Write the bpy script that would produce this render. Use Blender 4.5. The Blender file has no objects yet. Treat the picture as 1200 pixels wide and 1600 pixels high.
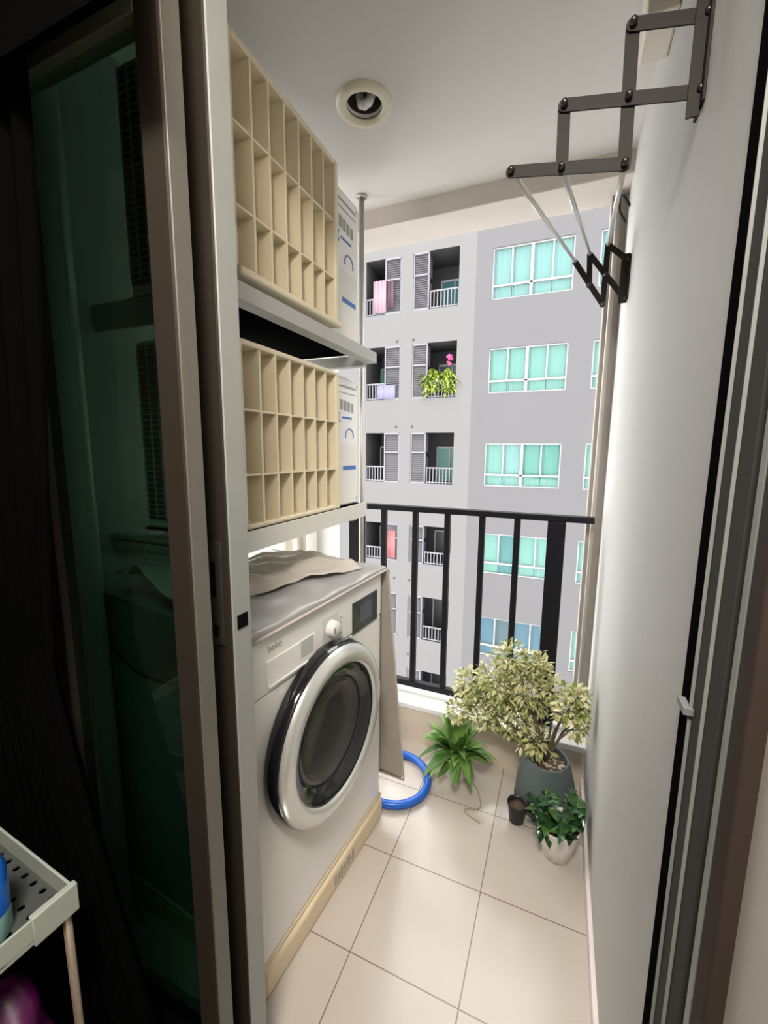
import bpy, bmesh, math, random
from mathutils import Vector, Matrix
random.seed(7)
PI = math.pi
scene = bpy.context.scene
C = scene.collection

# ------------------------------------------------------------------ camera, light, exposure
YAW, PITCH, ROLL, FPX = 0.4003, 0.14554, 0.008715, 652.9
_f = Vector((-math.sin(YAW)*math.cos(PITCH), math.cos(YAW)*math.cos(PITCH), -math.sin(PITCH)))
_r = Vector((math.cos(YAW), math.sin(YAW), 0)); _u = _r.cross(_f)
_r2 = math.cos(ROLL)*_r + math.sin(ROLL)*_u; _u2 = -math.sin(ROLL)*_r + math.cos(ROLL)*_u
cam_data = bpy.data.cameras.new('camera'); cam = bpy.data.objects.new('camera', cam_data); C.objects.link(cam)
cam.matrix_world = Matrix(((_r2.x, _u2.x, -_f.x, 0), (_r2.y, _u2.y, -_f.y, 0), (_r2.z, _u2.z, -_f.z, 1.35), (0, 0, 0, 1)))
cam_data.sensor_fit = 'HORIZONTAL'; cam_data.sensor_width = 36.0; cam_data.lens = 36.0*FPX/1200.0
cam_data.clip_start = 0.01; cam_data.clip_end = 300
scene.camera = cam

world = bpy.data.worlds.new('overcast_sky'); scene.world = world; world.use_nodes = True
wn = world.node_tree.nodes['Background']
wn.inputs[0].default_value = (1.0, 0.985, 0.965, 1); wn.inputs[1].default_value = 3.2
scene.view_settings.view_transform = 'Standard'; scene.view_settings.look = 'None'
scene.view_settings.gamma = 1.0; scene.view_settings.use_curve_mapping = False
scene.view_settings.exposure = 1.0

# ------------------------------------------------------------------ materials
MATS = {}
def mat(name, col, rough=0.5, metal=0.0, noise=0.0, nscale=8.0, bump=0.0, bscale=60.0, spec=0.5, coat=0.0, trans=0.0):
    if name in MATS: return MATS[name]
    m = bpy.data.materials.new(name); m.use_nodes = True
    nt = m.node_tree; b = nt.nodes['Principled BSDF']
    b.inputs['Base Color'].default_value = (*col, 1); b.inputs['Roughness'].default_value = rough
    b.inputs['Metallic'].default_value = metal; b.inputs['Specular IOR Level'].default_value = spec
    b.inputs['Coat Weight'].default_value = coat; b.inputs['Coat Roughness'].default_value = 0.05
    tc = nt.nodes.new('ShaderNodeTexCoord')
    if noise > 0:
        n = nt.nodes.new('ShaderNodeTexNoise'); n.inputs['Scale'].default_value = nscale; n.inputs['Detail'].default_value = 6
        nt.links.new(tc.outputs['Object'], n.inputs['Vector'])
        mx = nt.nodes.new('ShaderNodeMix'); mx.data_type = 'RGBA'
        mx.inputs[6].default_value = (*[max(0, c*(1-noise)) for c in col], 1)
        mx.inputs[7].default_value = (*[min(1, c*(1+noise*0.6)) for c in col], 1)
        nt.links.new(n.outputs['Fac'], mx.inputs[0]); nt.links.new(mx.outputs[2], b.inputs['Base Color'])
    if bump > 0:
        n2 = nt.nodes.new('ShaderNodeTexNoise'); n2.inputs['Scale'].default_value = bscale; n2.inputs['Detail'].default_value = 4
        nt.links.new(tc.outputs['Object'], n2.inputs['Vector'])
        bp = nt.nodes.new('ShaderNodeBump'); bp.inputs['Strength'].default_value = bump; bp.inputs['Distance'].default_value = 0.01
        nt.links.new(n2.outputs['Fac'], bp.inputs['Height']); nt.links.new(bp.outputs['Normal'], b.inputs['Normal'])
    MATS[name] = m
    return m

def glass_mat(name, tint, refl=0.06, rough=0.02):
    m = bpy.data.materials.new(name); m.use_nodes = True; nt = m.node_tree; nt.nodes.clear()
    out = nt.nodes.new('ShaderNodeOutputMaterial'); mx = nt.nodes.new('ShaderNodeMixShader')
    t = nt.nodes.new('ShaderNodeBsdfTransparent'); t.inputs[0].default_value = (*tint, 1)
    g = nt.nodes.new('ShaderNodeBsdfGlossy'); g.inputs['Roughness'].default_value = rough
    lw = nt.nodes.new('ShaderNodeLayerWeight'); lw.inputs[0].default_value = 0.5
    pw = nt.nodes.new('ShaderNodeMath'); pw.operation = 'POWER'; pw.inputs[1].default_value = 5.0
    mm = nt.nodes.new('ShaderNodeMath'); mm.operation = 'MULTIPLY_ADD'; mm.inputs[1].default_value = 0.6; mm.inputs[2].default_value = refl*0.5
    nt.links.new(lw.outputs['Facing'], pw.inputs[0]); nt.links.new(pw.outputs[0], mm.inputs[0]); nt.links.new(mm.outputs[0], mx.inputs[0])
    nt.links.new(t.outputs[0], mx.inputs[1]); nt.links.new(g.outputs[0], mx.inputs[2]); nt.links.new(mx.outputs[0], out.inputs[0])
    MATS[name] = m
    return m

def tile_mat():
    m = bpy.data.materials.new('cream_floor_tiles'); m.use_nodes = True; nt = m.node_tree; b = nt.nodes['Principled BSDF']
    tc = nt.nodes.new('ShaderNodeTexCoord'); mp = nt.nodes.new('ShaderNodeMapping')
    mp.inputs['Location'].default_value = (0.148, -0.2475, 0)
    nt.links.new(tc.outputs['Object'], mp.inputs[0])
    br = nt.nodes.new('ShaderNodeTexBrick'); br.offset = 0.0; br.squash = 1.0
    br.inputs['Scale'].default_value = 1.0; br.inputs['Brick Width'].default_value = 0.2985; br.inputs['Row Height'].default_value = 0.2985
    br.inputs['Mortar Size'].default_value = 0.0018; br.inputs['Mortar Smooth'].default_value = 0.3
    br.inputs['Color1'].default_value = (0.545, 0.49, 0.435, 1); br.inputs['Color2'].default_value = (0.53, 0.48, 0.425, 1)
    br.inputs['Mortar'].default_value = (0.22, 0.155, 0.12, 1)
    nt.links.new(mp.outputs[0], br.inputs['Vector'])
    n = nt.nodes.new('ShaderNodeTexNoise'); n.inputs['Scale'].default_value = 5; n.inputs['Detail'].default_value = 7
    nt.links.new(tc.outputs['Object'], n.inputs['Vector'])
    mx = nt.nodes.new('ShaderNodeMix'); mx.data_type = 'RGBA'; mx.blend_type = 'MULTIPLY'; mx.inputs[0].default_value = 0.35
    nt.links.new(br.outputs['Color'], mx.inputs[6]); cr = nt.nodes.new('ShaderNodeValToRGB')
    cr.color_ramp.elements[0].position = 0.2; cr.color_ramp.elements[0].color = (0.90, 0.86, 0.82, 1)
    cr.color_ramp.elements[1].position = 0.8; cr.color_ramp.elements[1].color = (1, 1, 1, 1)
    nt.links.new(n.outputs['Fac'], cr.inputs[0]); nt.links.new(cr.outputs[0], mx.inputs[7]); nt.links.new(mx.outputs[2], b.inputs['Base Color'])
    mr = nt.nodes.new('ShaderNodeMapRange'); mr.inputs[3].default_value = 0.14; mr.inputs[4].default_value = 0.24
    nt.links.new(n.outputs['Fac'], mr.inputs[0]); nt.links.new(mr.outputs[0], b.inputs['Roughness'])
    bp = nt.nodes.new('ShaderNodeBump'); bp.inputs['Strength'].default_value = 0.4; bp.inputs['Distance'].default_value = 0.002; bp.invert = True
    nt.links.new(br.outputs['Fac'], bp.inputs['Height']); nt.links.new(bp.outputs['Normal'], b.inputs['Normal'])
    MATS['tiles'] = m
    return m

def leaf_mat(name, stops, rough=0.45, spec=0.4):
    """per-leaf colour from mesh islands"""
    m = bpy.data.materials.new(name); m.use_nodes = True; nt = m.node_tree; b = nt.nodes['Principled BSDF']
    g = nt.nodes.new('ShaderNodeNewGeometry'); cr = nt.nodes.new('ShaderNodeValToRGB')
    els = cr.color_ramp.elements
    for i, (p, c) in enumerate(stops):
        e = els[i] if i < 2 else els.new(p)
        e.position = p; e.color = (*c, 1)
    nt.links.new(g.outputs['Random Per Island'], cr.inputs[0]); nt.links.new(cr.outputs[0], b.inputs['Base Color'])
    b.inputs['Roughness'].default_value = rough; b.inputs['Specular IOR Level'].default_value = spec
    b.inputs['Subsurface Weight'].default_value = 0.0
    MATS[name] = m
    return m

white_wall = mat('white_wall_paint', (0.52, 0.52, 0.50), 0.6, noise=0.04, nscale=2.5, bump=0.05)
ceiling_m = mat('ceiling_paint', (0.70, 0.685, 0.66), 0.7, noise=0.03, nscale=2)
beam_m = mat('beam_paint', (0.66, 0.60, 0.55), 0.7, noise=0.05)
parapet_m = mat('parapet_cream', (0.70, 0.60, 0.49), 0.5, noise=0.08, nscale=6)
parapet_top_m = mat('parapet_white', (0.86, 0.86, 0.84), 0.45, noise=0.04)
pillar_m = mat('pillar_grey_paint', (0.62, 0.61, 0.58), 0.6, noise=0.04)
trim_taupe = mat('taupe_trim', (0.40, 0.36, 0.32), 0.5, noise=0.15, nscale=10)
tiles = tile_mat()
alu = mat('brushed_aluminium', (0.52, 0.51, 0.48), 0.38, metal=0.85, noise=0.05, nscale=30)
alu_pale = mat('pale_aluminium', (0.31, 0.32, 0.30), 0.5, metal=0.1, noise=0.04, nscale=20)
stile_m = mat('bronzed_aluminium', (0.026, 0.020, 0.015), 0.6, spec=0.2, noise=0.08, nscale=12)
black_rub = mat('black_rubber', (0.006, 0.006, 0.006), 1.0, spec=0.0)
track_m = mat('track_olive_metal', (0.07, 0.07, 0.062), 0.8, spec=0.1)
brown_trim = mat('brown_frame', (0.05, 0.035, 0.028), 0.7, spec=0.2, noise=0.1)
black_paint = mat('black_railing_paint', (0.008, 0.008, 0.012), 0.5, noise=0.1, spec=0.25)
tint_glass = glass_mat('green_tinted_glass', (0.60, 0.71, 0.67), refl=0.05)
ac_body = mat('ac_white_metal', (0.74, 0.72, 0.66), 0.45, noise=0.04)
ac_grille = mat('cream_plastic', (0.78, 0.69, 0.50), 0.42, noise=0.07, nscale=7)
ac_fin = mat('coil_fins', (0.10, 0.11, 0.11), 0.5, metal=0.5)
galv = mat('galvanised_steel', (0.50, 0.50, 0.465), 0.5, metal=0.35, noise=0.12, nscale=14)
dark_m = mat('dark_plastic', (0.02, 0.02, 0.022), 0.4)
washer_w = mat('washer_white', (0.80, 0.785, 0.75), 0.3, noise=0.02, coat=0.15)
washer_side = mat('washer_side_shaded', (0.42, 0.45, 0.42), 0.35, noise=0.03)  # white side panel with its grey-green shade put into the colour
chrome = mat('chrome_ring', (0.74, 0.74, 0.71), 0.22, metal=0.55)
black_gloss = mat('black_gloss', (0.012, 0.012, 0.014), 0.08, coat=0.6)
bowl_m = mat('smoked_bowl', (0.045, 0.043, 0.040), 0.12, spec=0.35)
display_m = mat('display_black', (0.03, 0.035, 0.035), 0.12)
grey_print = mat('grey_print', (0.30, 0.30, 0.30), 0.5)
lgrey = mat('light_grey_plastic', (0.50, 0.50, 0.48), 0.35)
blue_print = mat('blue_print', (0.05, 0.16, 0.45), 0.5)
red_print = mat('red_print', (0.6, 0.2, 0.15), 0.5)
cream_stand = mat('stand_cream', (0.74, 0.62, 0.42), 0.45, noise=0.12, nscale=5)
cover_m = mat('silver_cover_fabric', (0.36, 0.355, 0.345), 0.35, metal=0.15, noise=0.15, nscale=9, bump=0.25, bscale=25)
cover_in = mat('cover_lining_beige', (0.46, 0.42, 0.36), 0.5, noise=0.18, nscale=8, bump=0.3, bscale=20)
piping_m = mat('cover_piping', (0.52, 0.44, 0.40), 0.4)
blue_hose = mat('blue_rubber_hose', (0.015, 0.13, 0.60), 0.28, noise=0.08)
steel_brown = mat('brown_bronze_steel', (0.022, 0.018, 0.014), 0.6, noise=0.1, nscale=15, spec=0.25)
steel_rod = mat('polished_rod', (0.70, 0.70, 0.69), 0.28, metal=0.6)
pot_white = mat('white_glazed_pot', (0.82, 0.80, 0.76), 0.3, noise=0.03)
pot_grey = mat('slate_green_pot', (0.11, 0.14, 0.14), 0.5, noise=0.12, nscale=12)
pot_black = mat('black_nursery_pot', (0.015, 0.016, 0.018), 0.4)
soil_m = mat('pebbly_soil', (0.13, 0.085, 0.06), 0.9, noise=0.5, nscale=60, bump=0.8, bscale=70)
pebble_m = mat('pebbles', (0.50, 0.40, 0.32), 0.7, noise=0.4, nscale=30)
bark_m = mat('bark', (0.17, 0.13, 0.09), 0.8, noise=0.3, nscale=30)
leaf_var = leaf_mat('variegated_leaf', [(0.0, (0.66, 0.60, 0.30)), (1.0, (0.12, 0.19, 0.06)), (0.35, (0.72, 0.69, 0.44)), (0.6, (0.50, 0.51, 0.20)), (0.8, (0.30, 0.36, 0.10))])
leaf_fern = leaf_mat('bright_green_leaf', [(0.0, (0.06, 0.14, 0.03)), (1.0, (0.22, 0.36, 0.09)), (0.5, (0.12, 0.25, 0.05))])
leaf_dark = leaf_mat('dark_glossy_leaf', [(0.0, (0.012, 0.045, 0.016)), (1.0, (0.07, 0.17, 0.035)), (0.6, (0.025, 0.085, 0.025))], rough=0.22, spec=0.6)
leaf_lime = leaf_mat('lime_leaf', [(0.0, (0.12, 0.20, 0.02)), (1.0, (0.28, 0.34, 0.08)), (0.5, (0.20, 0.28, 0.03))])
fac_light = mat('facade_pale_grey', (0.092, 0.092, 0.094), 0.8, noise=0.05, nscale=0.8)
fac_grey = mat('facade_mid_grey', (0.070, 0.069, 0.073), 0.8, noise=0.07, nscale=0.6)
fac_recess = mat('recess_shade_dark', (0.02, 0.02, 0.022), 0.8)  # shade inside the balcony recesses, put into a dark colour
fac_white = mat('white_window_frame', (0.22, 0.225, 0.23), 0.5)
curt_teal = mat('aqua_curtain', (0.075, 0.165, 0.15), 0.8, noise=0.10, nscale=3)
curt_pale = mat('pale_aqua_curtain', (0.09, 0.168, 0.17), 0.8, noise=0.10, nscale=3)
curt_blue = mat('navy_curtain', (0.018, 0.06, 0.10), 0.8, noise=0.2, nscale=3)
curt_deep = mat('deep_teal_curtain', (0.02, 0.10, 0.11), 0.8, noise=0.2, nscale=3)
pane_glass = glass_mat('clear_pane', (0.92, 0.97, 0.96), refl=0.03)
screen_m = mat('lilac_grey_louver', (0.055, 0.053, 0.060), 0.6, noise=0.10, nscale=3)
rail_white = mat('white_balcony_rail', (0.11, 0.11, 0.125), 0.5)
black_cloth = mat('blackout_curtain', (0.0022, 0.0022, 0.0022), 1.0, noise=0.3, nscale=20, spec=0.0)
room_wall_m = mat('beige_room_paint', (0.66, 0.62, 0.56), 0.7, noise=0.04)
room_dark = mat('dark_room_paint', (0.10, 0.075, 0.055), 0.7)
trolley_m = mat('trolley_white_plastic', (0.34, 0.37, 0.32), 0.4, noise=0.06)
purple_m = mat('purple_plastic', (0.06, 0.002, 0.045), 0.35, noise=0.3, nscale=10)
blue_bottle = mat('blue_bottle', (0.01, 0.12, 0.55), 0.25)
teal_plast = mat('pale_teal_plastic', (0.30, 0.55, 0.52), 0.3)
light_cream = mat('cream_ring', (0.76, 0.72, 0.56), 0.4, noise=0.06)
can_m = mat('lamp_can_metal', (0.12, 0.115, 0.10), 0.35, metal=0.6)
bulb_m = mat('frosted_bulb', (0.80, 0.80, 0.78), 0.3)

# ------------------------------------------------------------------ helpers
def box(bm, x0, x1, y0, y1, z0, z1, mi=0, M=None):
    vs = [bm.verts.new(p) for p in ((x0,y0,z0),(x1,y0,z0),(x1,y1,z0),(x0,y1,z0),(x0,y0,z1),(x1,y0,z1),(x1,y1,z1),(x0,y1,z1))]
    if M is not None:
        for v in vs: v.co = M @ v.co
    for q in ((0,3,2,1),(4,5,6,7),(0,1,5,4),(1,2,6,5),(2,3,7,6),(3,0,4,7)):
        f = bm.faces.new([vs[i] for i in q]); f.material_index = mi
    return vs
def tube(bm, pts, r, n=10, closed=False, mi=0):
    pts = [Vector(p) for p in pts]; rings = []; N = len(pts); prev = None
    for i, p in enumerate(pts):
        if closed: d = pts[(i+1) % N] - pts[i-1]
        else: d = pts[min(i+1, N-1)] - pts[max(i-1, 0)]
        d.normalize()
        if prev is None: a = d.orthogonal().normalized()
        else: a = (prev - d*prev.dot(d)).normalized()
        prev = a; b = d.cross(a); rr = r[i] if isinstance(r, (list, tuple)) else r
        rings.append([bm.verts.new(p + rr*(math.cos(2*PI*k/n)*a + math.sin(2*PI*k/n)*b)) for k in range(n)])
    m = N if closed else N-1
    for i in range(m):
        A, B = rings[i], rings[(i+1) % N]
        for k in range(n):
            f = bm.faces.new((A[k], A[(k+1) % n], B[(k+1) % n], B[k])); f.smooth = True; f.material_index = mi
    if not closed:
        bm.faces.new(rings[0][::-1]).material_index = mi; bm.faces.new(rings[-1]).material_index = mi
def lathe(bm, prof, n=48, M=None, closed_ends=True, mi=0):
    """prof: (radius, height) around local z"""
    rings = []
    for r, h in prof:
        if r < 1e-6: vs = [bm.verts.new((0, 0, h))]
        else: vs = [bm.verts.new((r*math.cos(2*PI*k/n), r*math.sin(2*PI*k/n), h)) for k in range(n)]
        if M is not None:
            for v in vs: v.co = M @ v.co
        rings.append(vs)
    for A, B in zip(rings, rings[1:]):
        for k in range(n):
            a = A[k % len(A)]; a2 = A[(k+1) % len(A)]; b = B[k % len(B)]; b2 = B[(k+1) % len(B)]
            vs = []
            for v in (a, a2, b2, b):
                if v not in vs: vs.append(v)
            if len(vs) > 2:
                f = bm.faces.new(vs); f.smooth = True; f.material_index = mi
def obj(name, bm, mats, parent=None, bevel=0.0, smooth=False, recalc=True):
    if recalc: bmesh.ops.recalc_face_normals(bm, faces=bm.faces)
    me = bpy.data.meshes.new(name); bm.to_mesh(me); bm.free()
    for m in (mats if isinstance(mats, (list, tuple)) else [mats]): me.materials.append(m)
    if smooth:
        for p in me.polygons: p.use_smooth = True
    o = bpy.data.objects.new(name, me); C.objects.link(o)
    if parent is not None: o.parent = parent
    if bevel > 0:
        b = o.modifiers.new('bevel', 'BEVEL'); b.width = bevel; b.segments = 3; b.limit_method = 'ANGLE'; b.angle_limit = math.radians(40)
        for p in me.polygons: p.use_smooth = True
        me.set_sharp_from_angle(angle=math.radians(40)) if hasattr(me, 'set_sharp_from_angle') else None
    return o
def bx(name, x0, x1, y0, y1, z0, z1, m, parent=None, bevel=0.0, M=None):
    bm = bmesh.new(); box(bm, x0, x1, y0, y1, z0, z1, M=M); return obj(name, bm, m, parent, bevel)
def thing(name, label, cat, loc=(0, 0, 0), rz=0, group=None):
    o = bpy.data.objects.new(name, None); C.objects.link(o); o.location = loc; o.rotation_euler = (0, 0, rz)
    o.empty_display_size = 0.05; o['label'] = label; o['category'] = cat
    if group: o['group'] = group
    return o
def tag(o, label, cat, group=None):
    o['label'] = label; o['category'] = cat
    if group: o['group'] = group
    return o
def struct(o): o['kind'] = 'structure'; return o
def dup(root, loc, label=None, rz=None):
    r = root.copy(); C.objects.link(r); r.location = loc
    if rz is not None: r.rotation_euler[2] = rz
    if label: r['label'] = label
    for ch in list(root.children):
        c = ch.copy(); C.objects.link(c); c.parent = r
        for g in list(ch.children):
            d = g.copy(); C.objects.link(d); d.parent = c
    return r
def text(name, s, size, m, parent, M, depth=0.0006, sx=1.0):
    cu = bpy.data.curves.new(name, 'FONT'); cu.body = s; cu.size = size; cu.extrude = depth; cu.align_x = 'CENTER'; cu.align_y = 'CENTER'
    tmp = bpy.data.objects.new('tmp', cu); C.objects.link(tmp)
    dg = bpy.context.evaluated_depsgraph_get(); me = bpy.data.meshes.new_from_object(tmp.evaluated_get(dg)); me.name = name
    bpy.data.objects.remove(tmp); bpy.data.curves.remove(cu)
    me.transform(Matrix.Diagonal((sx, 1, 1, 1))); me.transform(M); me.materials.clear(); me.materials.append(m)
    o = bpy.data.objects.new(name, me); C.objects.link(o); o.parent = parent
    return o

# ------------------------------------------------------------------ setting: balcony
CZ = 2.36
struct(bx('floor', -1.45, 0.3, 0.40, 1.72, -0.12, 0.0, tiles))
struct(bx('floor.001', -2.2, 0.3, -2.0, 0.40, -0.12, 0.0, mat('room_floor', (0.22, 0.16, 0.11), 0.4, noise=0.2)))
struct(bx('ceiling', -1.45, 0.40, 0.60, 1.76, CZ, CZ+0.15, ceiling_m))
struct(bx('trim_1', -1.45, 0.40, 1.76, 1.95, 2.285, CZ+0.15, beam_m, bevel=0.004))           # beam over the opening
struct(bx('wall_right', 0.16, 0.40, 0.60, 1.88, 0.0, CZ, white_wall))
struct(bx('baseboard_right', 0.148, 0.16, 0.60, 1.70, 0.0, 0.055, mat('skirting_tile', (0.78, 0.70, 0.66), 0.3), bevel=0.002))
struct(bx('trim_2', 0.105, 0.40, 1.88, 1.95, 0.19, 2.285, trim_taupe, bevel=0.004))             # end strip of the right wall
bm = bmesh.new(); tube(bm, [(0.128, 1.862, 0.20), (0.128, 1.862, 2.355)], 0.009)
tag(obj('conduit_pipe', bm, mat('conduit_beige', (0.50, 0.46, 0.42), 0.4)), 'thin beige pipe running up the far end of the right wall', 'pipe')
o = bx('wall_left', -1.30, -1.15, 0.60, 1.12, 0.0, CZ, white_wall); struct(o)
struct(bx('wall_left.001', -1.30, -1.15, 1.12, 1.60, 0.0, 0.22, white_wall))
struct(bx('wall_left.002', -1.34, -1.085, 1.72, 1.95, 0.0, 2.285, pillar_m))
struct(bx('parapet', -1.15, 0.16, 1.70, 1.88, 0.0, 0.165, parapet_m)).name = 'wall_far'
struct(bx('trim_3', -1.15, 0.16, 1.695, 1.89, 0.165, 0.19, parapet_top_m, bevel=0.004))
# cream pipes at the far left corner
for i, (x, y) in enumerate(((-1.10, 1.60), (-1.19, 1.62))):
    bm = bmesh.new(); tube(bm, [(x, y, 0.0), (x, y, CZ)], 0.028, 16); o = obj('drain_pipe', bm, mat('pipe_cream', (0.72, 0.66, 0.57), 0.35))
    tag(o, ['cream drain pipe behind washing machine, the one nearer the railing', 'cream drain pipe at the far left corner, nearer the left wall'][i], 'pipe')
bm = bmesh.new(); tube(bm, [(-1.10, 0.65, 0.0), (-1.10, 0.65, CZ)], 0.038, 20)
tag(obj('drain_pipe', bm, pot_white), 'thick white drain pipe seen through the tinted glass, left of the air conditioners', 'pipe')
# rack post
bm = bmesh.new(); tube(bm, [(-0.81, 1.655, 0.0), (-0.81, 1.655, CZ)], 0.011, 12)
lathe(bm, [(0, 0.0), (0.022, 0.0), (0.022, 0.006), (0.0, 0.006)], 16, Matrix.Translation((-0.81, 1.655, CZ-0.008)))
tag(obj('steel_pole', bm, mat('pole_steel', (0.45, 0.42, 0.40), 0.35, metal=0.6)), 'slim steel pole from floor to ceiling beside the air conditioners', 'pole')

# trunking box and hook high on the right wall
bm = bmesh.new(); box(bm, 0.100, 0.16, 1.12, 1.25, 2.235, 2.358)
tag(obj('cable_trunking', bm, mat('trunk_white', (0.78, 0.72, 0.62), 0.4), bevel=0.006), 'small beige cable box near the top of the right wall', 'trunking')

# ------------------------------------------------------------------ railing
rl = thing('balcony_railing', 'black metal balcony railing on the white parapet', 'railing', (0, 0, 0))
bm = bmesh.new(); box(bm, -0.92, 0.13, 1.785, 1.825, 1.075, 1.10); obj('top_rail', bm, black_paint, rl, bevel=0.003)
bm = bmesh.new(); box(bm, -0.89, 0.10, 1.79, 1.82, 0.215, 0.245); obj('bottom_rail', bm, black_paint, rl, bevel=0.003)
for x in (-0.762, -0.605, -0.455, -0.302, -0.157):
    bx('baluster', x-0.0125, x+0.0125, 1.793, 1.817, 0.245, 1.075, black_paint, rl, bevel=0.002)
for x in (-0.905, -0.005):
    bx('post', x-0.034, x+0.034, 1.78, 1.83, 0.19, 1.075, black_paint, rl, bevel=0.003)

# ------------------------------------------------------------------ downlight
dl = thing('ceiling_downlight', 'round recessed ceiling light with a cream rim above the balcony', 'ceiling light', (-0.605, 1.255, CZ))
bm = bmesh.new(); lathe(bm, [(0.052, 0.0), (0.052, -0.006), (0.060, -0.014), (0.078, -0.012), (0.084, -0.004), (0.084, 0.0)], 48); obj('rim', bm, light_cream, dl)
bm = bmesh.new(); lathe(bm, [(0.052, -0.004), (0.050, 0.05), (0.040, 0.10), (0.0, 0.11)], 40); obj('reflector_can', bm, can_m, dl)
bm = bmesh.new()
tube(bm, [(0.012*s, 0.018+0.008*math.cos(t*9), 0.08-0.085*t) if False else ((-0.024+0.012*t)*1.0, 0.02, 0.085-0.080*t) for t in (0, .3, .6, 1)]+[(0.0, 0.02, -0.004), (0.012, 0.02, 0.005), (0.024, 0.02, 0.085)] if False else
     [(-0.022, 0.012, 0.085), (-0.020, 0.010, 0.03), (-0.012, 0.004, 0.004), (0.0, 0.0, -0.003), (0.012, 0.004, 0.004), (0.020, 0.010, 0.03), (0.022, 0.012, 0.085)], 0.0125, 14)
obj('bulb', bm, bulb_m, dl)
# carve the hole in the ceiling for the can
cut = bmesh.new(); lathe(cut, [(0.0, -0.05), (0.0515, -0.05), (0.0515, 0.12), (0.0, 0.12)], 40, Matrix.Translation((-0.605, 1.255, CZ)))
cutme = bpy.data.meshes.new('cut'); bmesh.ops.recalc_face_normals(cut, faces=cut.faces); cut.to_mesh(cutme); cut.free()
cuto = bpy.data.objects.new('cut', cutme); C.objects.link(cuto)
ceil = bpy.data.objects['ceiling']; md = ceil.modifiers.new('hole', 'BOOLEAN'); md.object = cuto; md.operation = 'DIFFERENCE'; md.solver = 'EXACT'
dg = bpy.context.evaluated_depsgraph_get(); nm = bpy.data.meshes.new_from_object(ceil.evaluated_get(dg)); ceil.modifiers.clear(); ceil.data = nm
bpy.data.objects.remove(cuto)

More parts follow.
